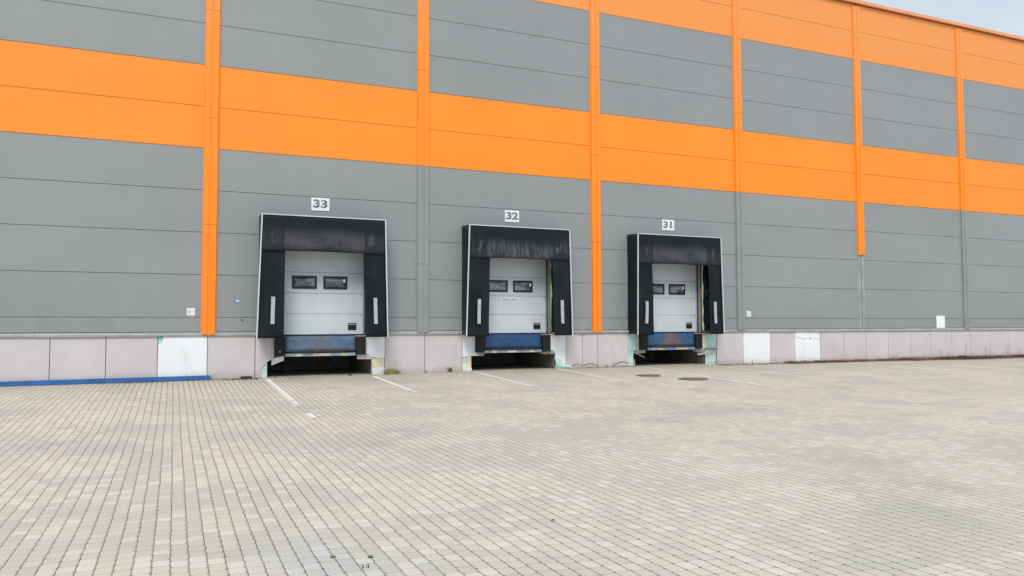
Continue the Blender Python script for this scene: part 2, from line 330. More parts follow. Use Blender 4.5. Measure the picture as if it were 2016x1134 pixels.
# ------------------------------------------------------------------ geometry helpers
def link(o, parent=None):
    COL.objects.link(o)
    if parent is not None: o.parent = parent; o.matrix_parent_inverse = parent.matrix_world.inverted()
    return o
def tag(o, label=None, cat=None, group=None, kind=None):
    if label: o["label"] = label
    if cat: o["category"] = cat
    if group: o["group"] = group
    if kind: o["kind"] = kind
    return o
def thing(name, label, cat, loc, group=None):
    o = bpy.data.objects.new(name, None); o.empty_display_size = 0.3; COL.objects.link(o); o.location = loc
    o.matrix_world = Matrix.Translation(loc)
    return tag(o, label, cat, group)
class MB:
    def __init__(s): s.bm = bmesh.new()
    def box(s, x0, x1, y0, y1, z0, z1, bev=0.0):
        vs = [s.bm.verts.new((x, y, z)) for x in (x0, x1) for y in (y0, y1) for z in (z0, z1)]
        fs = [s.bm.faces.new([vs[i] for i in f]) for f in ((0, 1, 3, 2), (4, 6, 7, 5), (0, 4, 5, 1), (2, 3, 7, 6), (0, 2, 6, 4), (1, 5, 7, 3))]
        if bev:
            es = list({e for f in fs for e in f.edges})
            bmesh.ops.bevel(s.bm, geom=es, offset=bev, segments=2, affect='EDGES', profile=0.6)
        return s
    def prism(s, pts, y0, y1):
        """outline in wall plane (x, z) between depths y0 (front) and y1"""
        a = [s.bm.verts.new((x, y0, z)) for x, z in pts]; c = [s.bm.verts.new((x, y1, z)) for x, z in pts]
        s.bm.faces.new(a); s.bm.faces.new(c[::-1])
        n = len(pts)
        for i in range(n): s.bm.faces.new((a[i], c[i], c[(i + 1) % n], a[(i + 1) % n]))
        return s
    def profile(s, prof, x0, x1):
        """closed (y, z) outline swept along x"""
        a = [s.bm.verts.new((x0, y, z)) for y, z in prof]; c = [s.bm.verts.new((x1, y, z)) for y, z in prof]
        s.bm.faces.new(a); s.bm.faces.new(c[::-1]); n = len(prof)
        for i in range(n): s.bm.faces.new((a[i], c[i], c[(i + 1) % n], a[(i + 1) % n]))
        return s
    def vprofile(s, prof, z0, z1):
        """closed (x, y) outline swept up z"""
        a = [s.bm.verts.new((x, y, z0)) for x, y in prof]; c = [s.bm.verts.new((x, y, z1)) for x, y in prof]
        s.bm.faces.new(a); s.bm.faces.new(c[::-1]); n = len(prof)
        for i in range(n): s.bm.faces.new((a[i], c[i], c[(i + 1) % n], a[(i + 1) % n]))
        return s
    def sheet(s, fn, nu, nv, thick=0.0):
        """grid fn(u,v) with optional thickness vector"""
        g = [[s.bm.verts.new(fn(i / nu, j / nv)) for j in range(nv + 1)] for i in range(nu + 1)]
        fs = [s.bm.faces.new((g[i][j], g[i + 1][j], g[i + 1][j + 1], g[i][j + 1])) for i in range(nu) for j in range(nv)]
        if thick:
            t = Vector(thick)
            h = [[s.bm.verts.new(g[i][j].co + t) for j in range(nv + 1)] for i in range(nu + 1)]
            for i in range(nu):
                for j in range(nv): s.bm.faces.new((h[i][j + 1], h[i + 1][j + 1], h[i + 1][j], h[i][j]))
            for i in range(nu):
                s.bm.faces.new((g[i][0], h[i][0], h[i + 1][0], g[i + 1][0])); s.bm.faces.new((g[i + 1][nv], h[i + 1][nv], h[i][nv], g[i][nv]))
            for j in range(nv):
                s.bm.faces.new((g[0][j + 1], h[0][j + 1], h[0][j], g[0][j])); s.bm.faces.new((g[nu][j], h[nu][j], h[nu][j + 1], g[nu][j + 1]))
        return s
    def tube(s, pts, r, seg=10, r2=None):
        rings = []
        n = len(pts)
        for i, p in enumerate(pts):
            p = Vector(p); d = (Vector(pts[min(i + 1, n - 1)]) - Vector(pts[max(i - 1, 0)])).normalized()
            a = d.cross(Vector((0, 0, 1)) if abs(d.z) < 0.9 else Vector((1, 0, 0))).normalized(); c = d.cross(a)
            rr = r if r2 is None else r + (r2 - r) * i / (n - 1)
            rings.append([s.bm.verts.new(p + (a * math.cos(t) + c * math.sin(t)) * rr) for t in [2 * math.pi * k / seg for k in range(seg)]])
        for i in range(n - 1):
            for k in range(seg): s.bm.faces.new((rings[i][k], rings[i][(k + 1) % seg], rings[i + 1][(k + 1) % seg], rings[i + 1][k]))
        s.bm.faces.new(rings[0][::-1]); s.bm.faces.new(rings[-1])
        return s
    def build(s, name, material, parent=None, smooth=False, label=None):
        bmesh.ops.recalc_face_normals(s.bm, faces=s.bm.faces)
        me = bpy.data.meshes.new(name); s.bm.to_mesh(me); s.bm.free()
        me.materials.append(material)
        if smooth:
            for p in me.polygons: p.use_smooth = True
        o = bpy.data.objects.new(name, me); link(o, parent)
        if label: o["label"] = label
        return o

def wallz(x):
    pts = [(-40, -0.02), (-4.7, -0.012), (0, 0.008), (3, 0.018), (7.5, 0.042), (12, 0.045), (13.3, 0.06), (17, 0.02), (20, 0.015), (25, 0.012), (30, -0.006), (60, 0.0)]
    for (a, za), (b_, zb) in zip(pts, pts[1:]):
        if a <= x <= b_: return za + (zb - za) * (x - a) / (b_ - a)
    return 0.0
def groundz(x, y):
    d = max(0.0, -y)
    k = min(1.0, max(0.0, (x + 3.0) / 5.0)); k = k * k * (3 - 2 * k)
    a = -0.030 * d if d < 6.5 else -0.195 - 0.075 * (1 - math.exp(-(d - 6.5) / 2.2))
    if d < 8: bz = -0.25 * (d / 8) ** 1.7
    else: bz = -0.25 - 0.02 * min(1, (d - 8) / 4)
    z = a * k + bz * (1 - k)
    w = wallz(x) * max(0.0, 1 - d / 6.0)
    und = 0.012 * mnoise.noise(Vector((x * 0.35, y * 0.35, 0.3))) * min(1, d / 1.5)
    return z + w + und

# ------------------------------------------------------------------ pavement
def axis(lo, hi, fine_lo, fine_hi, step, coarse):
    v = []; t = lo
    while t < fine_lo: v.append(t); t += coarse
    t = fine_lo
    while t < fine_hi: v.append(t); t += step
    t = fine_hi
    while t <= hi: v.append(t); t += coarse
    return v
xs = axis(-160, 240, -8, 36, 0.35, 20); ys = axis(-160, -24, -23, 0.0, 0.35, 20)
ys = [y for y in ys if y < -0.3] + [-0.25, -0.12, 0.0, 0.02]
bm = bmesh.new(); G = [[bm.verts.new((x, y, groundz(x, y))) for y in ys] for x in xs]
for i in range(len(xs) - 1):
    for j in range(len(ys) - 1): bm.faces.new((G[i][j], G[i + 1][j], G[i + 1][j + 1], G[i][j + 1]))
me = bpy.data.meshes.new('pavement'); bm.to_mesh(me); bm.free(); me.materials.append(M['paving'])
for p in me.polygons: p.use_smooth = True
pav = bpy.data.objects.new('pavement', me); link(pav); tag(pav, kind='structure')

def road_line(x0, y0, x1, y1, w, wear):
    """painted bay line; wear(t) 0..1 along it"""
    n = max(12, int(abs(y1 - y0) / 0.12)); bm = bmesh.new(); prev = None
    lay = bm.verts.layers.float.new('wear')
    for i in range(n + 1):
        t = i / n; x = x0 + (x1 - x0) * t; y = y0 + (y1 - y0) * t
        cur = []
        for s in (-1, 0, 1):
            v = bm.verts.new((x + s * w / 2, y, groundz(x + s * w / 2, y) + 0.005)); v[lay] = wear(t); cur.append(v)
        if prev:
            for k in (0, 1): bm.faces.new((prev[k], prev[k + 1], cur[k + 1], cur[k]))
        prev = cur
    me = bpy.data.meshes.new('bay_line'); bm.to_mesh(me); bm.free(); me.materials.append(M['paint'])
    o = bpy.data.objects.new('bay_line', me); link(o); tag(o, kind='structure'); return o
road_line(1.50, -0.35, 1.50, -8.6, 0.13, lambda t: 0.0 if t < 0.42 else (0.05 + (t - 0.42) * 0.9 if t < 0.72 else (0.9 if t < 0.84 else (0.15 if t < 0.93 else 0.8))))
road_line(4.40, -0.50, 4.47, -8.0, 0.13, lambda t: 0.0 if t < 0.5 else min(1, 0.3 + (t - 0.5) * 1.6))
road_line(7.56, -0.30, 7.60, -7.0, 0.12, lambda t: 0.0 if t < 0.6 else min(1, 0.35 + (t - 0.6) * 1.6))
road_line(10.50, -0.10, 10.55, -6.4, 0.12, lambda t: 0.0 if t < 0.6 else min(1, 0.25 + (t - 0.6) * 1.2))
road_line(13.62, -0.40, 13.66, -8.5, 0.12, lambda t: 0.1 if t < 0.08 else (0.0 if t < 0.66 else min(1, 0.3 + (t - 0.66) * 1.8)))
road_line(16.60, -0.60, 16.52, -7.4, 0.12, lambda t: 0.35 if t < 0.15 else (0.0 if t < 0.72 else min(1, 0.3 + (t - 0.72) * 2)))
road_line(22.35, -8.0, 22.35, -9.2, 0.12, lambda t: 0.45)

# ------------------------------------------------------------------ warehouse
WH = thing('warehouse', 'long warehouse clad in grey and orange ribbed panels above a pinkish plinth', 'building', (15, 0.3, 0))
XL, XR = -24.0, 60.0
DC = [2.99, 8.97, 14.93]                                    # dock centres
J0, PH = 1.6854, 1.1505
JZ = [J0 + PH * i for i in range(12)]
# structural body: lower part leaves out the three leveller pits
mb = MB()
edges = [XL] + [v for c in DC for v in (c - 1.455, c + 1.475)] + [XR]
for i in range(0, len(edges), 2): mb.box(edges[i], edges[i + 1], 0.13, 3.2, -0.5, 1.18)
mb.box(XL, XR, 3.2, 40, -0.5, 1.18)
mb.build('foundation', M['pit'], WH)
MB().box(XL, XR, 0.27, 40, 1.181, 14.2).build('inner_wall', M['core'], WH)
MB().box(XL - 0.1, XR + 0.1, 0.126, 40.1, 14.201, 14.299).build('roof', M['roof'], WH)
for c in DC:      # pit floors
    z = max(wallz(c - 1.4), wallz(c + 1.4)) + 0.006
    MB().box(c - 1.455, c + 1.475, -0.06, 3.2, z - 0.3, z).build('pit_floor', M['concrete'], WH)

def clad_rows(z0, z1, lo, hi, holes=()):
    """panel boxes for every 6 m bay and every joint row in z0..z1"""
    mb = MB(); zs = [z0] + [z for z in JZ if z0 + 0.01 < z < z1 - 0.01] + [z1]
    g = 0.0075
    x = lo
    while x < hi - 0.01:
        for a, b_ in zip(zs, zs[1:]):
            segs = [(x + 0.02, x + 5.98)]
            for hx0, hx1, hz0, hz1 in holes:
                if hz0 < b_ - 0.02 and hz1 > a + 0.02 and x < hx0 < x + 6:
                    s0, s1 = segs.pop(); segs += [(s0, hx0), (hx1, s1)]
                    if hz1 < b_ - 0.02: mb.box(hx0, hx1, 0.0, 0.028, hz1, b_ - g)
            for s0, s1 in segs: mb.box(s0, s1, 0.0, 0.028, a + g, b_ - g)
        x += 6
    return mb
# lip behind every panel joint so the gap reads as a shallow tongue, not a hole
for za, zb_, mm in ((5.0, JZ[4], 'grey_trim'), (JZ[4], JZ[6], 'orange_trim'), (JZ[6], JZ[9], 'grey_trim'), (JZ[9], 14.285, 'orange_trim')):
    MB().box(XL, XR, 0.029, 0.125, za + 0.001, zb_ - 0.001).build('joint_liner', M[mm], WH)
holes = [(c - 1.27, c + 1.29, 1.19, 3.60) for c in DC]
clad_rows(1.293, JZ[4], XL, XR, holes).build('grey_cladding', M['grey'], WH, label='grey ribbed cladding below the orange band, around the dock doors')
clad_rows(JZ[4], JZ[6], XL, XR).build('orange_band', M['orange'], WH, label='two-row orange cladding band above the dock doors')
clad_rows(JZ[6], JZ[9], XL, XR).build('grey_cladding', M['grey'], WH, label='grey ribbed cladding between the two orange bands')
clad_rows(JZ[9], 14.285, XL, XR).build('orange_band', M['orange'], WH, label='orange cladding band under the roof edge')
mb = MB()
for a, b_ in zip([XL] + [c + 1.29 for c in DC], [c - 1.27 for c in DC] + [XR]): mb.box(a, b_, 0.029, 0.125, 1.19, 4.999)
for c in DC: mb.box(c - 1.27, c + 1.29, 0.029, 0.125, 3.60, 4.999)
mb.build('joint_liner', M['grey_trim'], WH)

# coping along the roof edge, in lapped lengths
mb = MB(); x = XL - 0.1
while x < XR:
    mb.profile([(-0.13, 14.300), (-0.13, 14.43), (0.35, 14.455), (0.35, 14.42), (-0.115, 14.40), (-0.115, 14.300)], x, x + 2.992); x += 3.0
mb.box(XL - 0.05, XR + 0.05, -0.1135, 0.3, 14.33, 14.35)
mb.build('roof_coping', M['coping'], WH)
# flashing at the foot of the cladding: one run between each pair of docks, made of dented lengths
for ra, rb in zip([XL] + [c + 1.31 for c in DC], [c - 1.30 for c in DC] + [XR]):
    mb = MB(); n_ = max(1, round((rb - ra) / 3.0)); L = (rb - ra) / n_
    for q_ in range(n_):
        a, b_ = ra + q_ * L, ra + (q_ + 1) * L - 0.006
        dz = random.uniform(-0.005, 0.005); dy = random.uniform(-0.006, 0.003)
        def f(u, v, a=a, b_=b_, dz=dz, dy=dy):
            x_ = a + (b_ - a) * u
            w = 0.008 * mnoise.noise(Vector((x_ * 2.1, 0, v * 2)))
            prof = [(0.024, 1.280), (-0.014, 1.278), (-0.035 + dy, 1.225), (-0.036 + dy, 1.180)]
            t = v * 3; i = min(2, int(t)); q = t - i
            y_ = prof[i][0] * (1 - q) + prof[i + 1][0] * q; z_ = prof[i][1] * (1 - q) + prof[i + 1][1] * q
            return (x_, y_ + w * v, z_ + dz * v)
        mb.sheet(f, 14, 3, (0, 0.008, -0.002))
    mb.build('base_flashing', M['flash'], WH)

# pilaster covers between the bays: pressed profile with a central groove, in lapped lengths
def cover(x, z0, z1, material, splices, label=None):
    mb = MB(); zs = [z0] + [s for s in splices if z0 + 0.1 < s < z1 - 0.1] + [z1]
    for i, (a, b_) in enumerate(zip(zs, zs[1:])):
        o = 0.002 * (i % 2)
        f_ = -0.066 - o
        prof = [(-0.193 - o, -0.002), (-0.193 - o, -0.010), (-0.168 - o, -0.012), (-0.162 - o, f_), (-0.042, f_), (-0.036, -0.046), (0.028, -0.046), (0.034, f_),
                (0.162 + o, f_), (0.168 + o, -0.012), (0.193 + o, -0.010), (0.193 + o, -0.002)]
        mb.vprofile([(x + px, py) for px, py in prof], a + (0.004 if i else 0), b_ - 0.004)
    return mb.build('pilaster_cover', material, WH, label=label)
SP = [4.2, 7.13, 10.12, 12.9]
k = 0
for i in range(-3, 10):
    x = 6.0 * i
    off = 0.0 if i % 2 == 0 else -0.9
    sp = [s + off for s in SP]
    if i in (0, 2):
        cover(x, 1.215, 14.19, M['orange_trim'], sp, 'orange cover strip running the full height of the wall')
    elif i == 4:
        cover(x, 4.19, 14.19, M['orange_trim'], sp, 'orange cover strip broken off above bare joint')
        mb = MB(); mb.box(x - 0.16, x - 0.014, -0.003, -0.0005, 1.3, 4.185); mb.box(x + 0.014, x + 0.16, -0.003, -0.0005, 1.3, 4.185)
        mb.build('bare_joint', M['flash'], WH)
    elif i in (1, 3, 5):
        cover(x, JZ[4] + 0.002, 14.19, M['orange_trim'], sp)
        cover(x, 1.245, JZ[4] - 0.002, M['grey_trim'], sp, 'grey lower cover strip')
    else:
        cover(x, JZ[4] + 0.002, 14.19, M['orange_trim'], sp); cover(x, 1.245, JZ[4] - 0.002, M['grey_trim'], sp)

# plinth boards
YP0, YP1 = 0.006, 0.075
def board(x0, x1, material, label=None, z1=1.176):
    zb = min(wallz(x0), wallz(x1)) - 0.12
    dy = random.uniform(-0.002, 0.002)
    return MB().box(x0 + 0.008, x1 - 0.008, YP0 + dy, YP1, zb, z1, 0.002).build('plinth_board', material, WH, label=label)
jt = [-23.0 + 1.22 * i for i in range(16)]
jt = [j for j in jt if j < -4.4] + [-3.695, -2.447, -1.237]
jt = [jt[-3] - 1.22 * k for k in range(15, 0, -1)] + [-3.695, -2.447, -1.237]
for a, b_ in zip(jt, jt[1:]): board(a, b_, M['pink'])
# white board with a broken top left corner
MB().prism([(-1.118, 1.02), (-1.106, 1.176), (-0.025, 1.176), (-0.025, -0.1), (-1.229, -0.1), (-1.229, 0.958)], YP0, YP1).build('plinth_board', M['white'], WH, label='clean white board with a broken corner, left of the orange strip')
MB().prism([(-1.229, 0.94), (-1.229, 1.16), (-1.10, 1.16), (-1.10, 1.0)], 0.04, 0.07).build('foam_insulation', M['teal'], WH)
board(-0.017, 1.208, M['pink'])
MB().prism([(1.218, -0.1), (1.218, 1.176), (1.722, 1.176), (1.722, 0.593), (1.635, 0.51), (1.545, 0.46), (1.41, 0.318), (1.362, 0.206), (1.408, 0.065), (1.47, -0.1)], YP0, YP1).build('plinth_board', M['pink'], WH, label='torn pink board left of dock 33')
MB().prism([(1.33, 0.206), (1.39, 0.345), (1.535, 0.46), (1.535, -0.1), (1.40, -0.1)], 0.035, 0.12).build('foam_insulation', M['teal'], WH)
MB().prism([(1.379, 0.07), (1.528, 0.19), (1.533, -0.05), (1.49, -0.05)], -0.004, 0.02).build('board_shard', M['white'], WH)
MB().sheet(lambda u, v: (1.64 + 0.32 * u, -0.06 - 0.05 * u - 0.03 * v, 0.55 + 0.06 * u - v * (0.19 - 0.07 * u)), 4, 3, (0, 0.006, 0)).build('torn_flap', M['flap'], WH)
MB().prism([(4.285, 1.176), (4.85, 1.176), (4.85, 0.508), (4.604, 0.512), (4.452, 0.55), (4.364, 0.628), (4.285, 0.632)], YP0, YP1).build('plinth_board', M['white'], WH, label='white board right of dock 33')
MB().prism([(4.04, 0.625), (4.364, 0.618), (4.478, 0.522), (4.44, 0.473), (4.053, 0.481)], 0.0, 0.16).build('board_shard', M['pink'], WH)
MB().prism([(4.468, 0.530), (4.604, 0.506), (4.848, 0.502), (4.848, 0.203), (4.656, 0.22), (4.485, 0.175)], 0.03, 0.12).build('foam_insulation', M['yellow'], WH)
MB().prism([(4.482, 0.180), (4.656, 0.223), (4.848, 0.206), (4.848, -0.05), (4.482, -0.05)], 0.012, 0.12).build('plinth_board', M['white'], WH)
for a, b_ in ((4.858, 6.071), (6.071, 7.272)): board(a, b_, M['pink'])
# dock 32 left and right
MB().prism([(7.285, 1.176), (7.759, 1.176), (7.759, 0.588), (7.809, 0.51), (7.581, 0.51), (7.409, 0.493), (7.285, 0.466)], YP0, YP1).build('plinth_board', M['white'], WH, label='white board left of dock 32')
MB().prism([(7.285, 0.462), (7.42, 0.488), (7.405, 0.273), (7.285, 0.275)], 0.03, 0.12).build('foam_insulation', M['teal'], WH)
MB().prism([(7.423, 0.489), (7.577, 0.506), (7.577, 0.138), (7.517, 0.15), (7.423, 0.252)], 0.03, 0.12).build('foam_insulation', M['yellow'], WH)
MB().prism([(7.285, 0.272), (7.414, 0.270), (7.517, 0.148), (7.584, 0.136), (7.595, -0.05), (7.285, -0.05)], 0.015, 0.12).build('plinth_board', M['white'], WH)
MB().prism([(7.765, 0.618), (7.994, 0.625), (7.994, 0.507), (7.809, 0.503)], 0.0, 0.16).build('concrete_ledge', M['concrete'], WH)
MB().prism([(10.285, 1.176), (10.848, 1.176), (10.842, 0.175), (10.639, 0.222), (10.616, 0.349), (10.521, 0.394), (10.474, 0.384), (10.475, 0.542), (10.381, 0.639), (10.285, 0.65)], YP0, YP1).build('plinth_board', M['white'], WH, label='broken white board right of dock 32')
def bulge(u, v):
    top = [0.40, 0.41, 0.37, 0.25, 0.21, 0.19, 0.17, 0.14, 0.09][min(8, int(u * 8.99))]
    x = 10.455 + 0.66 * u
    z = 0.02 + (top - 0.02) * v
    return (x, 0.03 - 0.11 * math.sin(math.pi * v) * (1 - 0.5 * u) + 0.015 * mnoise.noise(Vector((x * 6, z * 6, 0))), z)
MB().sheet(bulge, 18, 8, (0, 0.04, 0)).build('foam_insulation', M['teal'], WH, smooth=True, label='crushed teal foam bulging out beside dock 32')
MB().prism([(9.958, 0.582), (10.285, 0.64), (10.428, 0.606), (10.463, 0.521), (10.051, 0.518)], -0.01, 0.2).build('concrete_ledge', M['concrete'], WH)
# boards between dock 32 and dock 31 with arched cracks at the foot
board(10.852, 11.468, M['pink']); board(11.468, 12.041, M['pink']); board(12.041, 13.232, M['pink'])
def crack(pts, w=0.014, y=0.0015, name='crack'):
    mb = MB(); up = [(x, z + w / 2 + random.uniform(0, w / 3)) for x, z in pts]; dn = [(x, z - w / 2) for x, z in pts]
    for i in range(len(pts) - 1): mb.prism([dn[i], dn[i + 1], up[i + 1], up[i]], y, YP0 + 0.004)
    return mb.build(name, M['core'], WH)
def arch(x0, x1, z0, zt, z1, n=8):
    return [(x0 + (x1 - x0) * t, (z0 * (1 - t) + z1 * t) + (zt - (z0 + z1) / 2) * math.sin(math.pi * t)) for t in [i / n for i in range(n + 1)]]
crack(arch(11.07, 11.455, 0.11, 0.175, 0.11)); crack(arch(11.48, 12.03, 0.11, 0.178, 0.10)); crack(arch(12.60, 13.22, 0.07, 0.20, 0.17), 0.018)
crack([(11.33, 1.13), (11.40, 1.10), (11.47, 1.095), (11.54, 1.10), (11.60, 1.13)], 0.008)
# dock 31: boards gone, foam and insulation exposed
MB().prism([(13.245, 1.15), (13.57, 1.15), (13.569, 0.585), (13.245, 0.575)], 0.02, 0.125).build('foam_insulation', M['teal'], WH, label='teal foam left of dock 31')
MB().prism([(13.245, 0.565), (13.454, 0.563), (13.428, 0.348), (13.425, -0.05), (13.245, -0.05)], 0.03, 0.125).build('foam_insulation', M['teal'], WH)
MB().prism([(13.578, 1.10), (13.645, 1.13), (13.645, 0.588), (13.578, 0.582)], 0.0, 0.12).build('foam_insulation', M['yellow'], WH)
MB().prism([(13.489, 0.582), (13.906, 0.605), (13.905, 0.496), (13.545, 0.483)], 0.0, 0.2).build('concrete_ledge', M['concrete'], WH)
MB().prism([(13.367, 0.545), (13.80, 0.352), (13.80, 0.335), (13.367, 0.520)], -0.12, -0.10).build('loose_lath', M['plank'], WH)
MB().prism([(13.44, 0.33), (13.50, 0.20), (13.47, 0.05), (13.43, -0.05), (13.43, 0.33)], 0.01, 0.13).build('board_shard', M['plank'], WH)
MB().sheet(lambda u, v: (16.446 + 0.455 * u, 0.02 - 0.05 * math.sin(math.pi * u) * (0.6 + 0.4 * math.sin(9 * v)), 0.60 + 0.55 * v), 10, 8, (0, 0.05, 0)).build('foam_insulation', M['teal'], WH, smooth=True, label='teal foam right of dock 31')
MB().sheet(lambda u, v: (16.432 + 0.47 * u, 0.03 - 0.045 * math.sin(math.pi * u) * (0.6 + 0.4 * math.sin(7 * v + 2)), 0.0 + 0.565 * v), 10, 8, (0, 0.05, 0)).build('foam_insulation', M['teal'], WH, smooth=True)
MB().tube([(16.43, -0.035, 0.575), (16.66, -0.07, 0.580), (16.905, -0.02, 0.590)], 0.010, 6).build('wire_tie', M['stalk'], WH)
MB().tube([(16.48, -0.03, 0.14), (16.66, -0.06, 0.13), (16.905, -0.02, 0.145)], 0.010, 6).build('wire_tie', M['stalk'], WH)
MB().prism([(16.225, 1.15), (16.44, 1.15), (16.43, 0.597), (16.225, 0.62)], 0.02, 0.12).build('foam_insulation', M['yellow'], WH)
MB().prism([(15.963, 0.604), (16.337, 0.612), (16.435, 0.495), (16.085, 0.48)], 0.0, 0.2).build('concrete_ledge', M['concrete'], WH)
MB().prism([(15.986, 0.444), (16.854, 0.563), (16.854, 0.532), (16.147, 0.39), (15.998, 0.383)], -0.10, -0.075).build('loose_board', M['plank'], WH)
# boards right of dock 31
board(16.912, 18.102, M['pink']); board(18.102, 19.349, M['white'], 'clean white board, nearest of the two to dock 31'); board(19.349, 20.541, M['pink'])
e = 0.004   # cracked white board in four pieces round a hole
MB().prism([(20.55, 1.176), (21.143 - e, 1.176), (21.14 - e, 0.935), (20.962, 0.908 + e), (20.55, 0.991 + e)], 0.004, 0.07).build('plinth_board', M['white'], WH, label='cracked white board with a small hole, right of dock 31')
MB().prism([(21.143 + e, 1.176), (21.789, 1.176), (21.775, 0.876 + e), (21.36, 0.944), (21.14 + e, 0.938)], 0.012, 0.075).build('plinth_board', M['white'], WH)
MB().prism([(20.55, 0.987 - e), (20.959 - e, 0.900 - e), (20.948 - e, -0.1), (20.55, -0.1)], 0.008, 0.07).build('plinth_board', M['white'], WH)
MB().prism([(20.959 + e, 0.900 - e), (21.24, 0.946 - e), (21.302, 0.855), (21.36, 0.938 - e), (21.772, 0.872 - e), (21.785, -0.1), (20.948 + e, -0.1)], 0.002, 0.07).build('plinth_board', M['white'], WH)
jr = [21.799, 22.996, 24.191, 25.396, 26.626, 27.865, 29.081, 30.272, 31.498, 32.727] + [32.727 + 1.22 * i for i in range(1, 22)]
for a, b_ in zip(jr, jr[1:]): board(a, b_, M['pink'])
crack(arch(25.45, 25.95, 0.03, 0.15, 0.03), 0.012)

# ------------------------------------------------------------------ sectional dock doors (parts of the warehouse)
def door(idx, c):
    zs = [1.20, 1.79, 2.385, 2.982, 3.62]; mb = MB()
    for a, b_ in zip(zs, zs[1:]): mb.box(c - 1.265, c + 1.285, 0.20, 0.26, a + 0.004, b_ - 0.004, 0.004)
    num = (33, 32, 31)[idx]
    d = mb.build('dock_door', M['door'], WH, label='closed silver sectional door of dock %d' % num)
    MB().box(c - 1.265, c + 1.285, 0.262, 0.268, 1.19, 3.64).build('door_backing', M['core'], d)
    MB().box(c - 1.26, c + 1.27, 0.185, 0.197, 1.205, 1.235).build('bottom_rail', M['alu'], d)
    MB().box(c - 1.24, c + 1.24, 0.188, 0.26, 1.182, 1.199).build('bottom_seal', M['rubber'], d)
    for x0, x1 in ((-0.786, -0.094), (0.095, 0.781)):
        mb = MB(); a, b_, z0, z1, w = c + x0, c + x1, 2.508, 2.880, 0.054
        for bx in ((a, a + w, z0, z1), (b_ - w, b_, z0, z1), (a + w, b_ - w, z0, z0 + w), (a + w, b_ - w, z1 - w, z1)):
            mb.box(bx[0], bx[1], 0.178, 0.2, bx[2], bx[3], 0.003)
        mb.build('window_frame', M['blackframe'], d)
        def f(u, v, a=a + w, b_=b_ - w, z0=z0 + w, z1=z1 - w):
            bul = (math.sin(math.pi * u) * math.sin(math.pi * v)) ** 0.6
            return (a + (b_ - a) * u, 0.196 - 0.045 * bul, z0 + (z1 - z0) * v)
        MB().sheet(f, 16, 10).build('window_pane', M['pane'], d, smooth=True)
    if True:
        MB().box(c + 0.655, c + 0.715, 0.160, 0.165, 2.70 + 0.0, 2.80).build('window_sticker', M['signwhite'], d)
    mb = MB(); mb.box(c + 0.81, c + 1.055, 0.180, 0.2, 1.325, 1.525, 0.006); mb.build('lift_handle', M['blackframe'], d)
    MB().box(c + 0.83, c + 1.035, 0.172, 0.179, 1.475, 1.495).build('handle_lip', M['marker'], d)
    # track at the right, hinges
    MB().box(c + 1.225, c + 1.262, 0.165, 0.198, 1.24, 3.6).build('guide_track', M['flap'], d)
    for z in zs[1:4]: MB().box(c + 1.155, c + 1.222, 0.185, 0.2, z - 0.035, z + 0.035).build('hinge', M['flap'], d)
    return d
doors = [door(i, c) for i, c in enumerate(DC)]
for c in DC:   # reveal round each opening
    mb = MB(); mb.box(c - 1.30, c - 1.267, 0.126, 0.258, 1.195, 3.60); mb.box(c + 1.287, c + 1.32, 0.126, 0.258, 1.195, 3.60); mb.box(c - 1.30, c + 1.32, 0.126, 0.258, 3.601, 3.66)
    mb.build('door_reveal', M['core'], WH)

def text_mesh(body, size, name, material, parent, loc, sx=1.0, bold=0.0, align='CENTER', extrude=0.0015):
    cu = bpy.data.curves.new(name, 'FONT'); cu.body = body; cu.size = size; cu.align_x = align; cu.align_y = 'CENTER'
    cu.extrude = extrude; cu.offset = bold; cu.resolution_u = 6
    t = bpy.data.objects.new(name, cu); COL.objects.link(t)
    dg = bpy.context.evaluated_depsgraph_get(); me = bpy.data.meshes.new_from_object(t.evaluated_get(dg))
    bpy.data.objects.remove(t); me.name = name
    me.transform(Matrix.Translation(loc) @ Matrix.Rotation(math.pi / 2, 4, 'X') @ Matrix.Diagonal((sx, 1, 1, 1)))
    me.materials.clear(); me.materials.append(material)
    o = bpy.data.objects.new(name, me); link(o, parent); return o
MB().box(8.635, 9.268, 0.190, 0.1985, 2.245, 2.328).build('door_label', M['signwhite'], doors[1])
text_mesh('Wyjście przy rozładunku', 0.062, 'label_text', M['signblack'], doors[1], (8.95, 0.188, 2.284), 0.86, 0.0006)
MB().box(14.28, 14.297, 0.19, 0.1985, 2.24, 2.31).build('door_sticker', M['signwhite'], doors[2])
MB().box(14.83, 14.90, 0.19, 0.1985, 2.268, 2.282).build('door_sticker', M['signwhite'], doors[2])

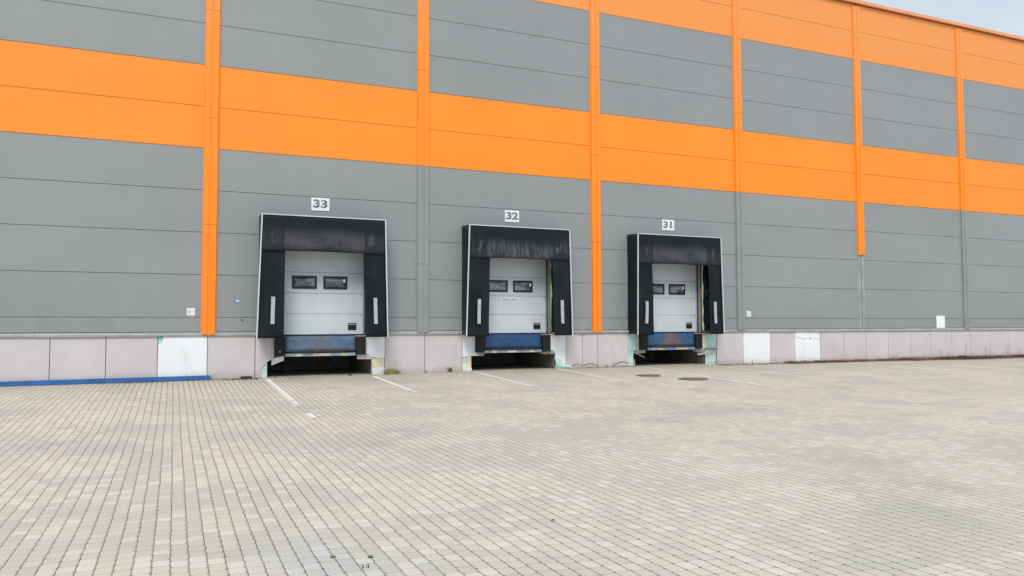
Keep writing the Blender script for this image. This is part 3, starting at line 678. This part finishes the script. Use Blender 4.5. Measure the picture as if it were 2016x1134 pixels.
# ------------------------------------------------------------------ dock shelters
def shelter(idx, c):
    num = (33, 32, 31)[idx]
    S = thing('dock_shelter', ['black dock shelter with white edging around the door under sign 33',
                               'black dock shelter with streaky white scuffs under sign 32',
                               'black dock shelter with torn inner padding under sign 31'][idx], 'dock shelter', (c, -0.3, 1.1), 'dock shelters on the wall')
    xl, xr = c - 1.715, c + 1.70; sg = 0.10 if idx < 2 else 0.05
    zt, zb, yf = 4.485, 1.125, -0.65
    L = lambda z: xl - sg * (zt - z) / (zt - zb)
    Rr = lambda z: xr + 0.085 * (zt - z) / (zt - zb)
    seed = idx * 13.7
    def wob(x, z, a): return a * mnoise.noise(Vector((x * 1.3 + seed, z * 1.1, seed)))
    # side and top fabric between wall and front frame
    MB().sheet(lambda u, v: (xl + (L(zb + (zt - zb) * v) - xl) * u + wob(u, v * 3, 0.012), yf * u * 0.985 - 0.004, (1.20 * (1 - u) + zb * u) + v * ((4.51 - 1.20) * (1 - u) + (zt - zb) * u)), 6, 20, (0.015, 0, 0)).build('side_wall', M['fabric'], S, True)
    MB().sheet(lambda u, v: (xr + (Rr(zb + (zt - zb) * v) - xr) * u, yf * u * 0.985 - 0.004, (1.20 * (1 - u) + zb * u) + v * ((4.51 - 1.20) * (1 - u) + (zt - zb) * u)), 6, 20, (-0.015, 0, 0)).build('side_wall', M['fabric'], S, True)
    MB().sheet(lambda u, v: (xl + (xr - xl) * v, yf * u * 0.985 - 0.004, 4.51 + (zt - 4.51) * u), 3, 12, (0, 0, -0.015)).build('top_cover', M['fabric'], S, True)
    # front curtains
    hz = 3.50
    inL, inR = c - 1.085, c + (1.10 if idx == 0 else 1.075 if idx == 1 else 1.14)
    def head(u, v):
        x = xl + 0.02 + (xr - xl - 0.04) * u; z = hz - 0.02 * u * 0 + (zt - 0.015 - hz) * v
        dip = 0.03 * math.sin(math.pi * u) * (1 - v)
        y = yf - 0.015 + 0.05 * math.sin(math.pi * v) * math.sin(math.pi * u) * 0.6 + wob(x, z, 0.02) * (1 - abs(2 * v - 1))
        for cr in (inL - 0.03, inR + 0.03):
            y += 0.006 * math.exp(-((x - cr) / 0.012) ** 2)
        return (x, y, z + dip - 0.02)
    MB().sheet(head, 90, 16, (0, 0.012, 0)).build('head_curtain', M['header%d' % idx], S, True)
    def lcur(u, v):
        z = zb - 0.01 + (3.56 - zb) * v
        inn = (inL - 0.01) + (0.02 if idx == 0 else 0.0) * 0 - (0.0 if idx < 2 else 0.0)
        if idx == 0: inn = inL + 0.0 - 0.015 * (1 - v)
        if idx == 1: inn = c - 1.03 - 0.03 * (1 - v)
        if idx == 2: inn = c - 1.155 + 0.055 * math.sin(1.6 * (1 - v)) + 0.02 * (1 - v)
        x = L(z) + 0.02 + (inn - L(z) - 0.02) * u
        y = yf + 0.022 + wob(x, z, 0.035) * math.sin(math.pi * u * 0.8) + 0.03 * u * math.sin(2.2 * v + idx)
        return (x, y, z)
    def rcur(u, v):
        z = zb + (3.56 - zb) * v
        inn = inR + (0.06 if idx == 0 else 0.10 if idx == 1 else 0.085) * (1 - v)
        x = Rr(z) - 0.02 + (inn - Rr(z) + 0.02) * u
        y = yf + 0.022 + wob(x + 4, z, 0.035) * math.sin(math.pi * u * 0.8) + 0.03 * u * math.sin(2.0 * v + 1 + idx)
        return (x, y, z)
    lc = MB().sheet(lcur, 14, 30, (0, 0.01, 0)).build('side_curtain', M['side'], S, True)
    rc = MB().sheet(rcur, 14, 30, (0, 0.01, 0)).build('side_curtain', M['side'], S, True)
    # pale guide strips stitched on the curtains
    tl = 0.0 if idx < 2 else 0.02
    lx0 = c - 1.455; rx0 = c + 1.38
    if idx == 1: lx0 += 0.0
    MB().sheet(lambda u, v: (lx0 + 0.1 * u + 0.012 * v + (0.02 * math.sin(3 * v) if idx == 2 else 0), yf - 0.03 + 0.004 * math.sin(5 * v), 1.50 + 0.74 * v), 2, 10, (0, 0.03, 0)).build('guide_strip', M['marker'], lc)
    MB().sheet(lambda u, v: (rx0 + 0.1 * u - 0.02 * v, yf - 0.03 + 0.004 * math.sin(4 * v), 1.50 + 0.74 * v), 2, 10, (0, 0.03, 0)).build('guide_strip', M['marker'], rc)
    # aluminium edging
    w = 0.034
    mb = MB()
    mb.sheet(lambda u, v: (L(zb + (zt - zb) * v) - 0.008 + w * u, yf - 0.035, zb + (zt + 0.012 - zb) * v), 1, 6, (0, 0.03, 0))
    mb.sheet(lambda u, v: (Rr(zb + (zt - zb) * v) + 0.008 - w * u, yf - 0.035, zb + (zt + 0.012 - zb) * v), 1, 6, (0, 0.03, 0))
    mb.box(xl + w - 0.006, xr - w + 0.006, yf - 0.0345, yf - 0.005, zt - w + 0.018, zt + 0.0118)
    mb.build('edge_trim', M['alu'], S)
    # pads on the wall inside the tunnel
    if True:
        pr = c + (1.262 if idx == 0 else 1.30)
        mb = MB(); mb.box(c - 1.70, c - 1.262, -0.12, -0.001, 1.22, 3.7, 0.02); mb.box(pr, c + 1.68, -0.12, -0.001, 1.22, 3.7, 0.02); mb.box(c - 1.261, pr - 0.001, -0.12, -0.001, 3.63, 4.3, 0.02)
        mb.build('wall_pad', M['rubber'], S)
    if idx > 0:
        wdt = 0.035 if idx == 1 else 0.075
        def torn(u, v):
            z = 1.26 + 2.3 * v; k = 0.6 + 0.6 * mnoise.noise(Vector((z * 3.1, seed, 0)))
            if z < 2.3: k *= 0.55
            return (c + 1.275 + wdt * u * max(0.2, k) * 1.6, -0.126 + 0.008 * mnoise.noise(Vector((z * 8, u, 0))), z)
        MB().sheet(torn, 2, 60, (0, 0.02, 0)).build('torn_foam_edge', M['yellow'], S)
        def crump(u, v):
            z = 1.18 + (0.62 if idx == 1 else 1.9) * v
            x = c + 1.33 + 0.30 * u * (1 - 0.35 * v) - 0.02
            n = mnoise.noise(Vector((x * 9, z * 6 + seed, 1))) + 0.6 * mnoise.noise(Vector((x * 21, z * 15, seed)))
            return (x + 0.025 * n, -0.20 - 0.09 * n - 0.15 * (1 - v), z)
        MB().sheet(crump, 16, 40, (0, 0.008, 0)).build('crumpled_lining', M['fabric'], S)
        # bent bracket at the lower corners
        MB().sheet(lambda u, v: (c - 1.80 - 0.05 * u, -0.05 - 0.12 * v, 1.235 + 0.03 * v - 0.02 * u), 3, 3, (0, 0, 0.006)).build('bent_bracket', M['alu'], S)
    # bottom brackets
    mb = MB(); mb.box(c - 1.69, c - 1.64, -0.6, -0.005, 1.16, 1.19); mb.box(c + 1.62, c + 1.67, -0.6, -0.005, 1.16, 1.19)
    mb.build('bottom_bracket', M['brownbar'], S)
for i, c in enumerate(DC): shelter(i, c)

# ------------------------------------------------------------------ levellers
def leveller(idx, c):
    num = (33, 32, 31)[idx]
    S = thing('dock_leveller', ['faded blue dock leveller with a rusty bar below door 33', 'clean bright blue dock leveller below door 32',
                                'blue dock leveller with large rust patch below door 31'][idx], 'dock leveller', (c, 0.5, 0.6), 'dock levellers under the doors')
    MB().box(c - 0.99, c + 0.99, 0.02, 2.6, 1.13, 1.17, 0.004).build('deck', M['lip32'], S)
    MB().box(c - 0.95, c + 0.95, 0.10, 2.5, 0.62, 1.129).build('frame', M['brownbar'], S)
    lip = MB().sheet(lambda u, v: (c - 0.985 + 1.97 * u, -0.030 - 0.035 * (1 - v) + 0.006 * math.sin(9 * u), 0.725 + 0.435 * v), 20, 4, (0, 0.02, 0)).build('lip', M[('lip33', 'lip32', 'lip31')[idx]], S, True)
    x0 = c - 0.80 if idx == 0 else c - 0.83
    pts = [(x0 + 1.62 * t, -0.085, 0.705 + (0.022 * t if idx == 0 else 0) + 0.004 * math.sin(14 * t)) for t in [i / 12 for i in range(13)]]
    MB().tube(pts, 0.017, 8).build('hinge_bar', M['brownbar'], lip)
    st = MB().box(c - 0.985, c + 0.985, -0.055, -0.02, 0.59, 0.672, 0.003).build('front_rail', M['lipstrip'], S)
    defs = {0: [(-0.68, -0.54, 'sticker'), (-0.18, 0.02, 'sticker_y'), (0.03, 0.24, 'sticker'), (0.62, 0.76, 'sticker_y')],
            1: [(-0.73, -0.60, 'sticker'), (-0.42, -0.30, 'lipstrip'), (-0.22, 0.09, 'sticker'), (0.10, 0.2, 'sticker_b'), (0.56, 0.70, 'sticker')],
            2: [(-0.82, -0.66, 'sticker'), (-0.55, -0.33, 'sticker_y'), (-0.27, 0.17, 'sticker_b'), (0.21, 0.50, 'sticker'), (0.55, 0.68, 'sticker'), (0.69, 0.93, 'sticker_b')]}[idx]
    for k, (a, b_, mm) in enumerate(defs):
        sk = MB().box(c + a, c + b_, -0.0585, -0.0555, 0.600, 0.664).build('sticker', M[mm], st)
    for a, b_, mm in defs:      # worn print on the stickers: small dark dashes
        if mm == 'lipstrip': continue
        mb = MB(); x = c + a + 0.02
        while x < c + b_ - 0.03:
            w = random.uniform(0.008, 0.03)
            if mm != 'lipstrip': mb.box(x, x + w, -0.0605, -0.059, 0.628, 0.628 + random.uniform(0.008, 0.018))
            x += w + 0.008
        mb.build('sticker_print', M['signred' if idx == 1 else 'signblack'], st)
    mb = MB(); mb.box(c - 0.96, c + 0.96, -0.02, 0.1, 0.66, 0.70); mb.build('support_beam', M['brownbar'], S)
    for sx in (-1, 1):
        x0_, x1_ = (c - 1.275, c - 0.995) if sx < 0 else (c + 0.995, c + 1.275)
        bp = MB().box(x0_, x1_, -0.115, 0.02, 0.615, 1.135, 0.012).build('rubber_bumper', M['rubber'], S)
        mb = MB()
        if idx == 0 and sx < 0:
            mb.tube([(x0_ + 0.14, -0.122, 0.735), (x0_ + 0.14, -0.114, 0.735)], 0.022, 12)
            mb.build('bolt', M['flap'], bp)
        MB().box(x0_ - (0.0 if sx > 0 else 0.0), x1_, 0.021, 0.125, 0.60, 1.17).build('bumper_mount', M['concrete'], S)
for i, c in enumerate(DC): leveller(i, c)

# ------------------------------------------------------------------ signs
def number_sign(txt, x0, x1, z0, z1):
    S = thing('number_sign', 'white dock number sign reading %s above a black shelter' % txt, 'sign', ((x0 + x1) / 2, -0.01, z0), 'dock number signs')
    MB().box(x0, x1, -0.018, -0.003, z0, z1, 0.002).build('plate', M['signwhite'], S)
    text_mesh(txt, 0.31, 'digits', M['digit'], S, ((x0 + x1) / 2 - 0.002, -0.019, (z0 + z1) / 2 + 0.004), 1.38, 0.013)
number_sign('33', 2.69, 3.20, 4.745, 5.115); number_sign('32', 8.70, 9.19, 4.725, 5.095); number_sign('31', 14.64, 15.14, 4.735, 5.11)
def smoke_sign(x0, x1, z0, z1, label):
    S = thing('no_smoking_sign', label, 'sign', ((x0 + x1) / 2, -0.01, z0), 'small pictogram signs')
    MB().box(x0, x1, -0.010, -0.002, z0, z1, 0.001).build('plate', M['signwhite'], S)
    w = x1 - x0; h = z1 - z0
    mb = MB(); mb.box(x0 + 0.20 * w, x0 + 0.48 * w, -0.0125, -0.0105, z0 + 0.38 * h, z0 + 0.49 * h)
    mb.box(x0 + 0.62 * w, x0 + 0.76 * w, -0.0125, -0.0105, z0 + 0.42 * h, z0 + 0.45 * h)
    for k in range(3):
        a = x0 + (0.42 + 0.11 * k) * w; z = z0 + (0.62 + 0.07 * (k % 2)) * h
        mb.prism([(a, z), (a + 0.05 * w, z), (a + 0.17 * w, z - 0.09 * h), (a + 0.12 * w, z - 0.09 * h)], -0.0125, -0.0105)
    mb.prism([(x0 + .2 * w, z0 + .66 * h), (x0 + .24 * w, z0 + .66 * h), (x0 + .34 * w, z0 + .84 * h), (x0 + .30 * w, z0 + .84 * h)], -0.0125, -0.0105)
    mb.build('pictogram', M['signblack'], S)
    mb = MB(); n = 18; r = 0.39 * w     # thin ring
    cx, cz = x0 + w / 2, z0 + h / 2
    for k in range(n):
        a, b_ = 2 * math.pi * k / n, 2 * math.pi * (k + 1) / n
        mb.prism([(cx + r * math.cos(a), cz + r * math.sin(a)), (cx + r * math.cos(b_), cz + r * math.sin(b_)), (cx + (r - .007) * math.cos(b_), cz + (r - .007) * math.sin(b_)), (cx + (r - .007) * math.cos(a), cz + (r - .007) * math.sin(a))], -0.0128, -0.0108)
    mb.build('ring', M['signred'], S)
    MB().box(x0 + 0.02 * w, x1 - 0.04 * w, -0.008, -0.002, z0 - 0.30 * h, z0 - 0.02 * h).build('caption_plate', M['marker'], S)
    mb = MB()
    for r_ in range(2):
        x = x0 + 0.06 * w
        while x < x1 - 0.1 * w:
            l = random.uniform(0.01, 0.03); mb.box(x, x + l, -0.0095, -0.0085, z0 - (0.11 + 0.11 * r_) * h, z0 - (0.07 + 0.11 * r_) * h); x += l + 0.006
    mb.build('caption', M['signred'], S)
smoke_sign(-0.545, -0.345, 1.745, 1.935, 'small square no smoking sign left of the orange strip beside dock 33')
smoke_sign(18.27, 18.47, 1.755, 1.945, 'small no smoking sign low on grey wall, right of dock 31')
S = thing('blank_plate', 'blank white rectangular plate low on the grey wall at far right', 'plate', (28.4, -0.01, 1.29))
MB().box(28.165, 28.66, -0.02, -0.003, 1.295, 1.80, 0.002).build('plate', M['signwhite'], S)
MB().box(28.150, 28.675, -0.012, -0.001, 1.28, 1.815, 0.002).build('frame', M['grey_trim'], S)
S = thing('wall_sticker', 'tiny white and blue sticker on grey wall left of dock 33', 'sticker', (0.735, -0.004, 2.08))
MB().box(0.70, 0.77, -0.004, -0.001, 2.12, 2.155).build('white_half', M['signwhite'], S)
MB().box(0.70, 0.77, -0.004, -0.001, 2.08, 2.1195).build('blue_half', M['signblue'], S)
tag(MB().box(0.83, 0.87, -0.03, -0.001, 1.605, 1.63, 0.004).build('wall_bolt', M['signblack']), 'single dark bolt head in the grey wall left of dock 33', 'bolt')

# ------------------------------------------------------------------ things on the ground
# blue steel rail lying along the foot of the wall (shallow channel: bright web between two flanges)
mb = MB()
def zg(x, y): return groundz(x, y)
n = 24; xa, xb = -8.5, 0.07
sec = [(-0.15, 0.0), (-0.145, 0.035), (-0.125, 0.055), (-0.115, 0.052), (-0.11, 0.085), (-0.06, 0.115), (-0.02, 0.10), (-0.02, 0.0)]
rings = []
for i in range(n + 1):
    x = xa + (xb - xa) * i / n; rings.append([mb.bm.verts.new((x, y, zg(x, -0.08) + 0.006 + z)) for y, z in sec])
for i in range(n):
    for k in range(len(sec)): mb.bm.faces.new((rings[i][k], rings[i][(k + 1) % len(sec)], rings[i + 1][(k + 1) % len(sec)], rings[i + 1][k]))
mb.bm.faces.new(rings[0]); mb.bm.faces.new(rings[-1][::-1])
tag(mb.build('steel_rail', M['blue_pipe']), 'long bright blue steel rail lying along the foot of the plinth', 'rail')
def lump(u, v):
    a = 2 * math.pi * u; b_ = math.pi * (v - 0.5)
    e = lambda t, p: math.copysign(abs(t) ** p, t)
    return (0.98 + 0.15 * e(math.cos(b_), .3) * e(math.cos(a), .3), -0.09 + 0.05 * e(math.cos(b_), .3) * e(math.sin(a), .3), groundz(.98, -.09) + 0.035 + 0.037 * e(math.sin(b_), .4))
tag(MB().sheet(lump, 24, 10).build('rubber_block', M['black_lump'], None, True), 'small black rubber block on the paving left of dock 33', 'block')

def manhole(cx, cy, r, label):
    z = groundz(cx, cy)
    S = thing('manhole_cover', label, 'manhole cover', (cx, cy, z), 'round manhole covers')
    mb = MB(); n = 36
    def ring(r0, r1, z0, z1):
        for k in range(n):
            a, b_ = 2 * math.pi * k / n, 2 * math.pi * (k + 1) / n
            q = [(cx + r0 * math.cos(a), cy + r0 * math.sin(a), z0), (cx + r0 * math.cos(b_), cy + r0 * math.sin(b_), z0), (cx + r1 * math.cos(b_), cy + r1 * math.sin(b_), z1), (cx + r1 * math.cos(a), cy + r1 * math.sin(a), z1)]
            mb.bm.faces.new([mb.bm.verts.new(p) for p in q])
    ring(r, r - 0.05, z + 0.022, z + 0.024); ring(r + 0.01, r, z - 0.02, z + 0.022)
    mb.build('frame', M['rust'], S)
    mb = MB(); mb.tube([(cx, cy, z - 0.01), (cx, cy, z + 0.018)], r - 0.06, 36)
    for k in range(-4, 5):
        l = math.sqrt(max(0.001, (r - 0.1) ** 2 - (k * 0.07) ** 2)); mb.box(cx - l, cx + l, cy + k * 0.07 - 0.014, cy + k * 0.07 + 0.014, z + 0.0185, z + 0.024)
    mb.build('lid', M['rust'], S)
manhole(12.12, -2.86, 0.36, 'smaller rusty round manhole cover in the paving before dock 31')
manhole(12.78, -4.12, 0.42, 'larger rusty round manhole cover beside the white line before dock 31')

# leaf litter along the wall foot: uncountable, one object
bm = bmesh.new(); rnd = random.Random(3)
def leafq(x, y, z, s):
    a = rnd.uniform(0, 6.28); t = rnd.uniform(-0.5, 0.5); l = s * rnd.uniform(1, 2.6)
    d = Vector((math.cos(a), math.sin(a), t * 0.5)); e_ = Vector((-math.sin(a), math.cos(a), rnd.uniform(-.4, .4)))
    c0 = Vector((x, y, z)); q = [c0 - d * l, c0 + e_ * s * 0.6, c0 + d * l, c0 - e_ * s * 0.6]
    bm.faces.new([bm.verts.new(p) for p in q])
def strip(x0, x1, n, w, hgt, s=0.010):
    for _ in range(n):
        x = rnd.uniform(x0, x1); cl = 0.62 + 0.6 * mnoise.noise(Vector((x * 1.3, 0.5, 2)))
        if rnd.random() > max(0.12, cl): continue
        y = -abs(rnd.gauss(0, w)) - 0.005; z = groundz(x, y) + 0.004 + rnd.random() * hgt * max(0, 1 + y / (w * 2))
        leafq(x, y, z, s)
strip(-4.8, -1.0, 500, 0.25, 0.01); strip(-2.6, 1.3, 3400, 0.24, 0.02, 0.012); strip(1.2, 5.0, 350, 0.12, 0.01); strip(5.0, 7.4, 500, 0.12, 0.015)
strip(10.8, 13.5, 1500, 0.12, 0.03); strip(16.9, 21, 3200, 0.2, 0.03, 0.014); strip(20, 26, 9000, 0.2, 0.09, 0.017); strip(26, 40, 26000, 0.26, 0.13, 0.019)
me = bpy.data.meshes.new('leaf_litter'); bm.to_mesh(me); bm.free(); me.materials.append(M['litter'])
o = bpy.data.objects.new('leaf_litter', me); link(o)
tag(o, 'dry brown leaf litter heaped along the foot of the wall', 'leaf litter', kind='stuff')

# plants
def tuft(cx, cy, r, hgt, n, material, label, name='grass_tuft', stalks=0, lean=0.5, w=0.006):
    z = groundz(cx, cy); S = thing(name, label, 'weed', (cx, cy, z))
    bm = bmesh.new()
    for _ in range(n):
        a = rnd.uniform(0, 6.28); rr = r * math.sqrt(rnd.random()); x, y = cx + rr * math.cos(a), min(-0.02, cy + rr * math.sin(a) * 0.5)
        h = hgt * rnd.uniform(0.35, 1); lx, ly = rnd.gauss(0, lean) * h, rnd.gauss(0, lean) * h * 0.6
        p = [Vector((x, y, z)), Vector((x + lx * 0.35, y + ly * 0.35, z + h * 0.6)), Vector((x + lx, min(y + ly, -0.01), z + h))]
        s = Vector((math.cos(a + 1.57), math.sin(a + 1.57), 0)) * w
        v = [bm.verts.new(q) for q in (p[0] - s, p[0] + s, p[1] + s * 0.8, p[1] - s * 0.8)]; bm.faces.new(v)
        t = bm.verts.new(p[2]); bm.faces.new((v[3], v[2], t))
    me = bpy.data.meshes.new('leaves'); bm.to_mesh(me); bm.free(); me.materials.append(material)
    link(bpy.data.objects.new('leaves', me), S)
    if stalks:
        mb = MB()
        for _ in range(stalks):
            x = cx + rnd.uniform(-r, r); lx = rnd.uniform(-0.1, 0.12); h = rnd.uniform(0.25, 0.48)
            pts = [(x + lx * t * t, cy * (1 - t) + t * min(-0.03, cy), z + h * t) for t in (0, .35, .7, 1)]
            mb.tube(pts, 0.0035, 4, 0.0015)
            for k in range(3): mb.tube([pts[3 - (k > 1)], (pts[3][0] + rnd.uniform(-.05, .05), cy - 0.01, pts[3][2] - 0.03 * k)], 0.003, 4)
        mb.build('stalks', M['stalk'], S)
    return S
tuft(5.04, -0.14, 0.26, 0.19, 420, M['drygrass'], 'yellowing grass tuft with thin dry stalks right of dock 33', stalks=7)
tuft(6.86, -0.07, 0.05, 0.17, 26, M['weed'], 'small green weed at the wall left of dock 32', 'weed', w=0.012)
tuft(6.12, -0.05, 0.04, 0.10, 22, M['stalk'], 'small brownish weed under the grey cover strip', 'weed')
tuft(12.35, -0.04, 0.05, 0.12, 22, M['stalk'], 'small brownish weed right of the orange strip near dock 31', 'weed')
tuft(29.70, -0.06, 0.22, 0.17, 90, M['weed'], 'low bright green weed in leaf litter at far right', 'weed', w=0.02, lean=0.7)
tuft(20.95, -0.06, 0.07, 0.12, 20, M['weed'], 'green weed at the foot of the cracked white board', 'weed', w=0.012)
tuft(18.45, -0.05, 0.03, 0.24, 9, M['stalk'], 'upright dry sprig before the clean white board', 'weed', lean=0.06)
tuft(0.24, -16.6, 0.022, 0.02, 16, M['weed'], 'tiny dark weed in a paving joint, left of the foreground three', 'weed', w=0.005)
tuft(0.49, -16.72, 0.024, 0.022, 18, M['weed'], 'tiny dark weed in a paving joint, right of the foreground three', 'weed', w=0.005)
tuft(0.40, -16.95, 0.03, 0.045, 10, M['weed'], 'tiny pale upright weed in a joint, nearest to the camera', 'weed', w=0.003, lean=0.25)
tuft(1.75, -0.07, 0.04, 0.03, 12, M['weed'], 'low moss at the left of the pit under door 33', 'moss')
tuft(3.80, -0.09, 0.06, 0.07, 24, M['weed'], 'low green weed at the mouth of the pit under door 33', 'weed', w=0.010)
S = thing('dry_stems', 'thin bare dry stems against the pink plinth at far right', 'dry stems', (30.5, -0.06, 0))
for x, h in ((27.4, 0.2), (28.33, 0.45), (28.8, 0.25), (29.85, 0.7), (31.1, 0.5), (31.35, 0.4), (32.5, 0.55), (33.4, 0.4)):
    mb = MB(); z = groundz(x, -0.06); q = [(x + 0.1 * math.sin(x * 3) * t * t * h, -0.06, z + h * t) for t in (0, .3, .6, 1)]
    mb.tube(q, 0.010, 4, 0.004)
    for _ in range(3):
        t = rnd.uniform(.3, .8); mb.tube([(x, -0.06, z + h * t), (x + rnd.uniform(-.15, .15), -0.08, z + h * (t + .25))], 0.006, 4, 0.003)
    mb.build('stem', M['stalk'], S)
# stray leaf and pebbles on the paving
tag(MB().sheet(lambda u, v: (2.20 + 0.034 * (u - .5) + 0.01 * v, -16.30 + 0.022 * (v - .5), groundz(2.2, -16.3) + 0.006 + 0.008 * math.sin(3.1 * u)), 5, 3, (0, 0, 0.002)).build('dead_leaf', M['rubber']), 'single dark dead leaf on the foreground paving', 'leaf')

print('objects', len(bpy.data.objects))
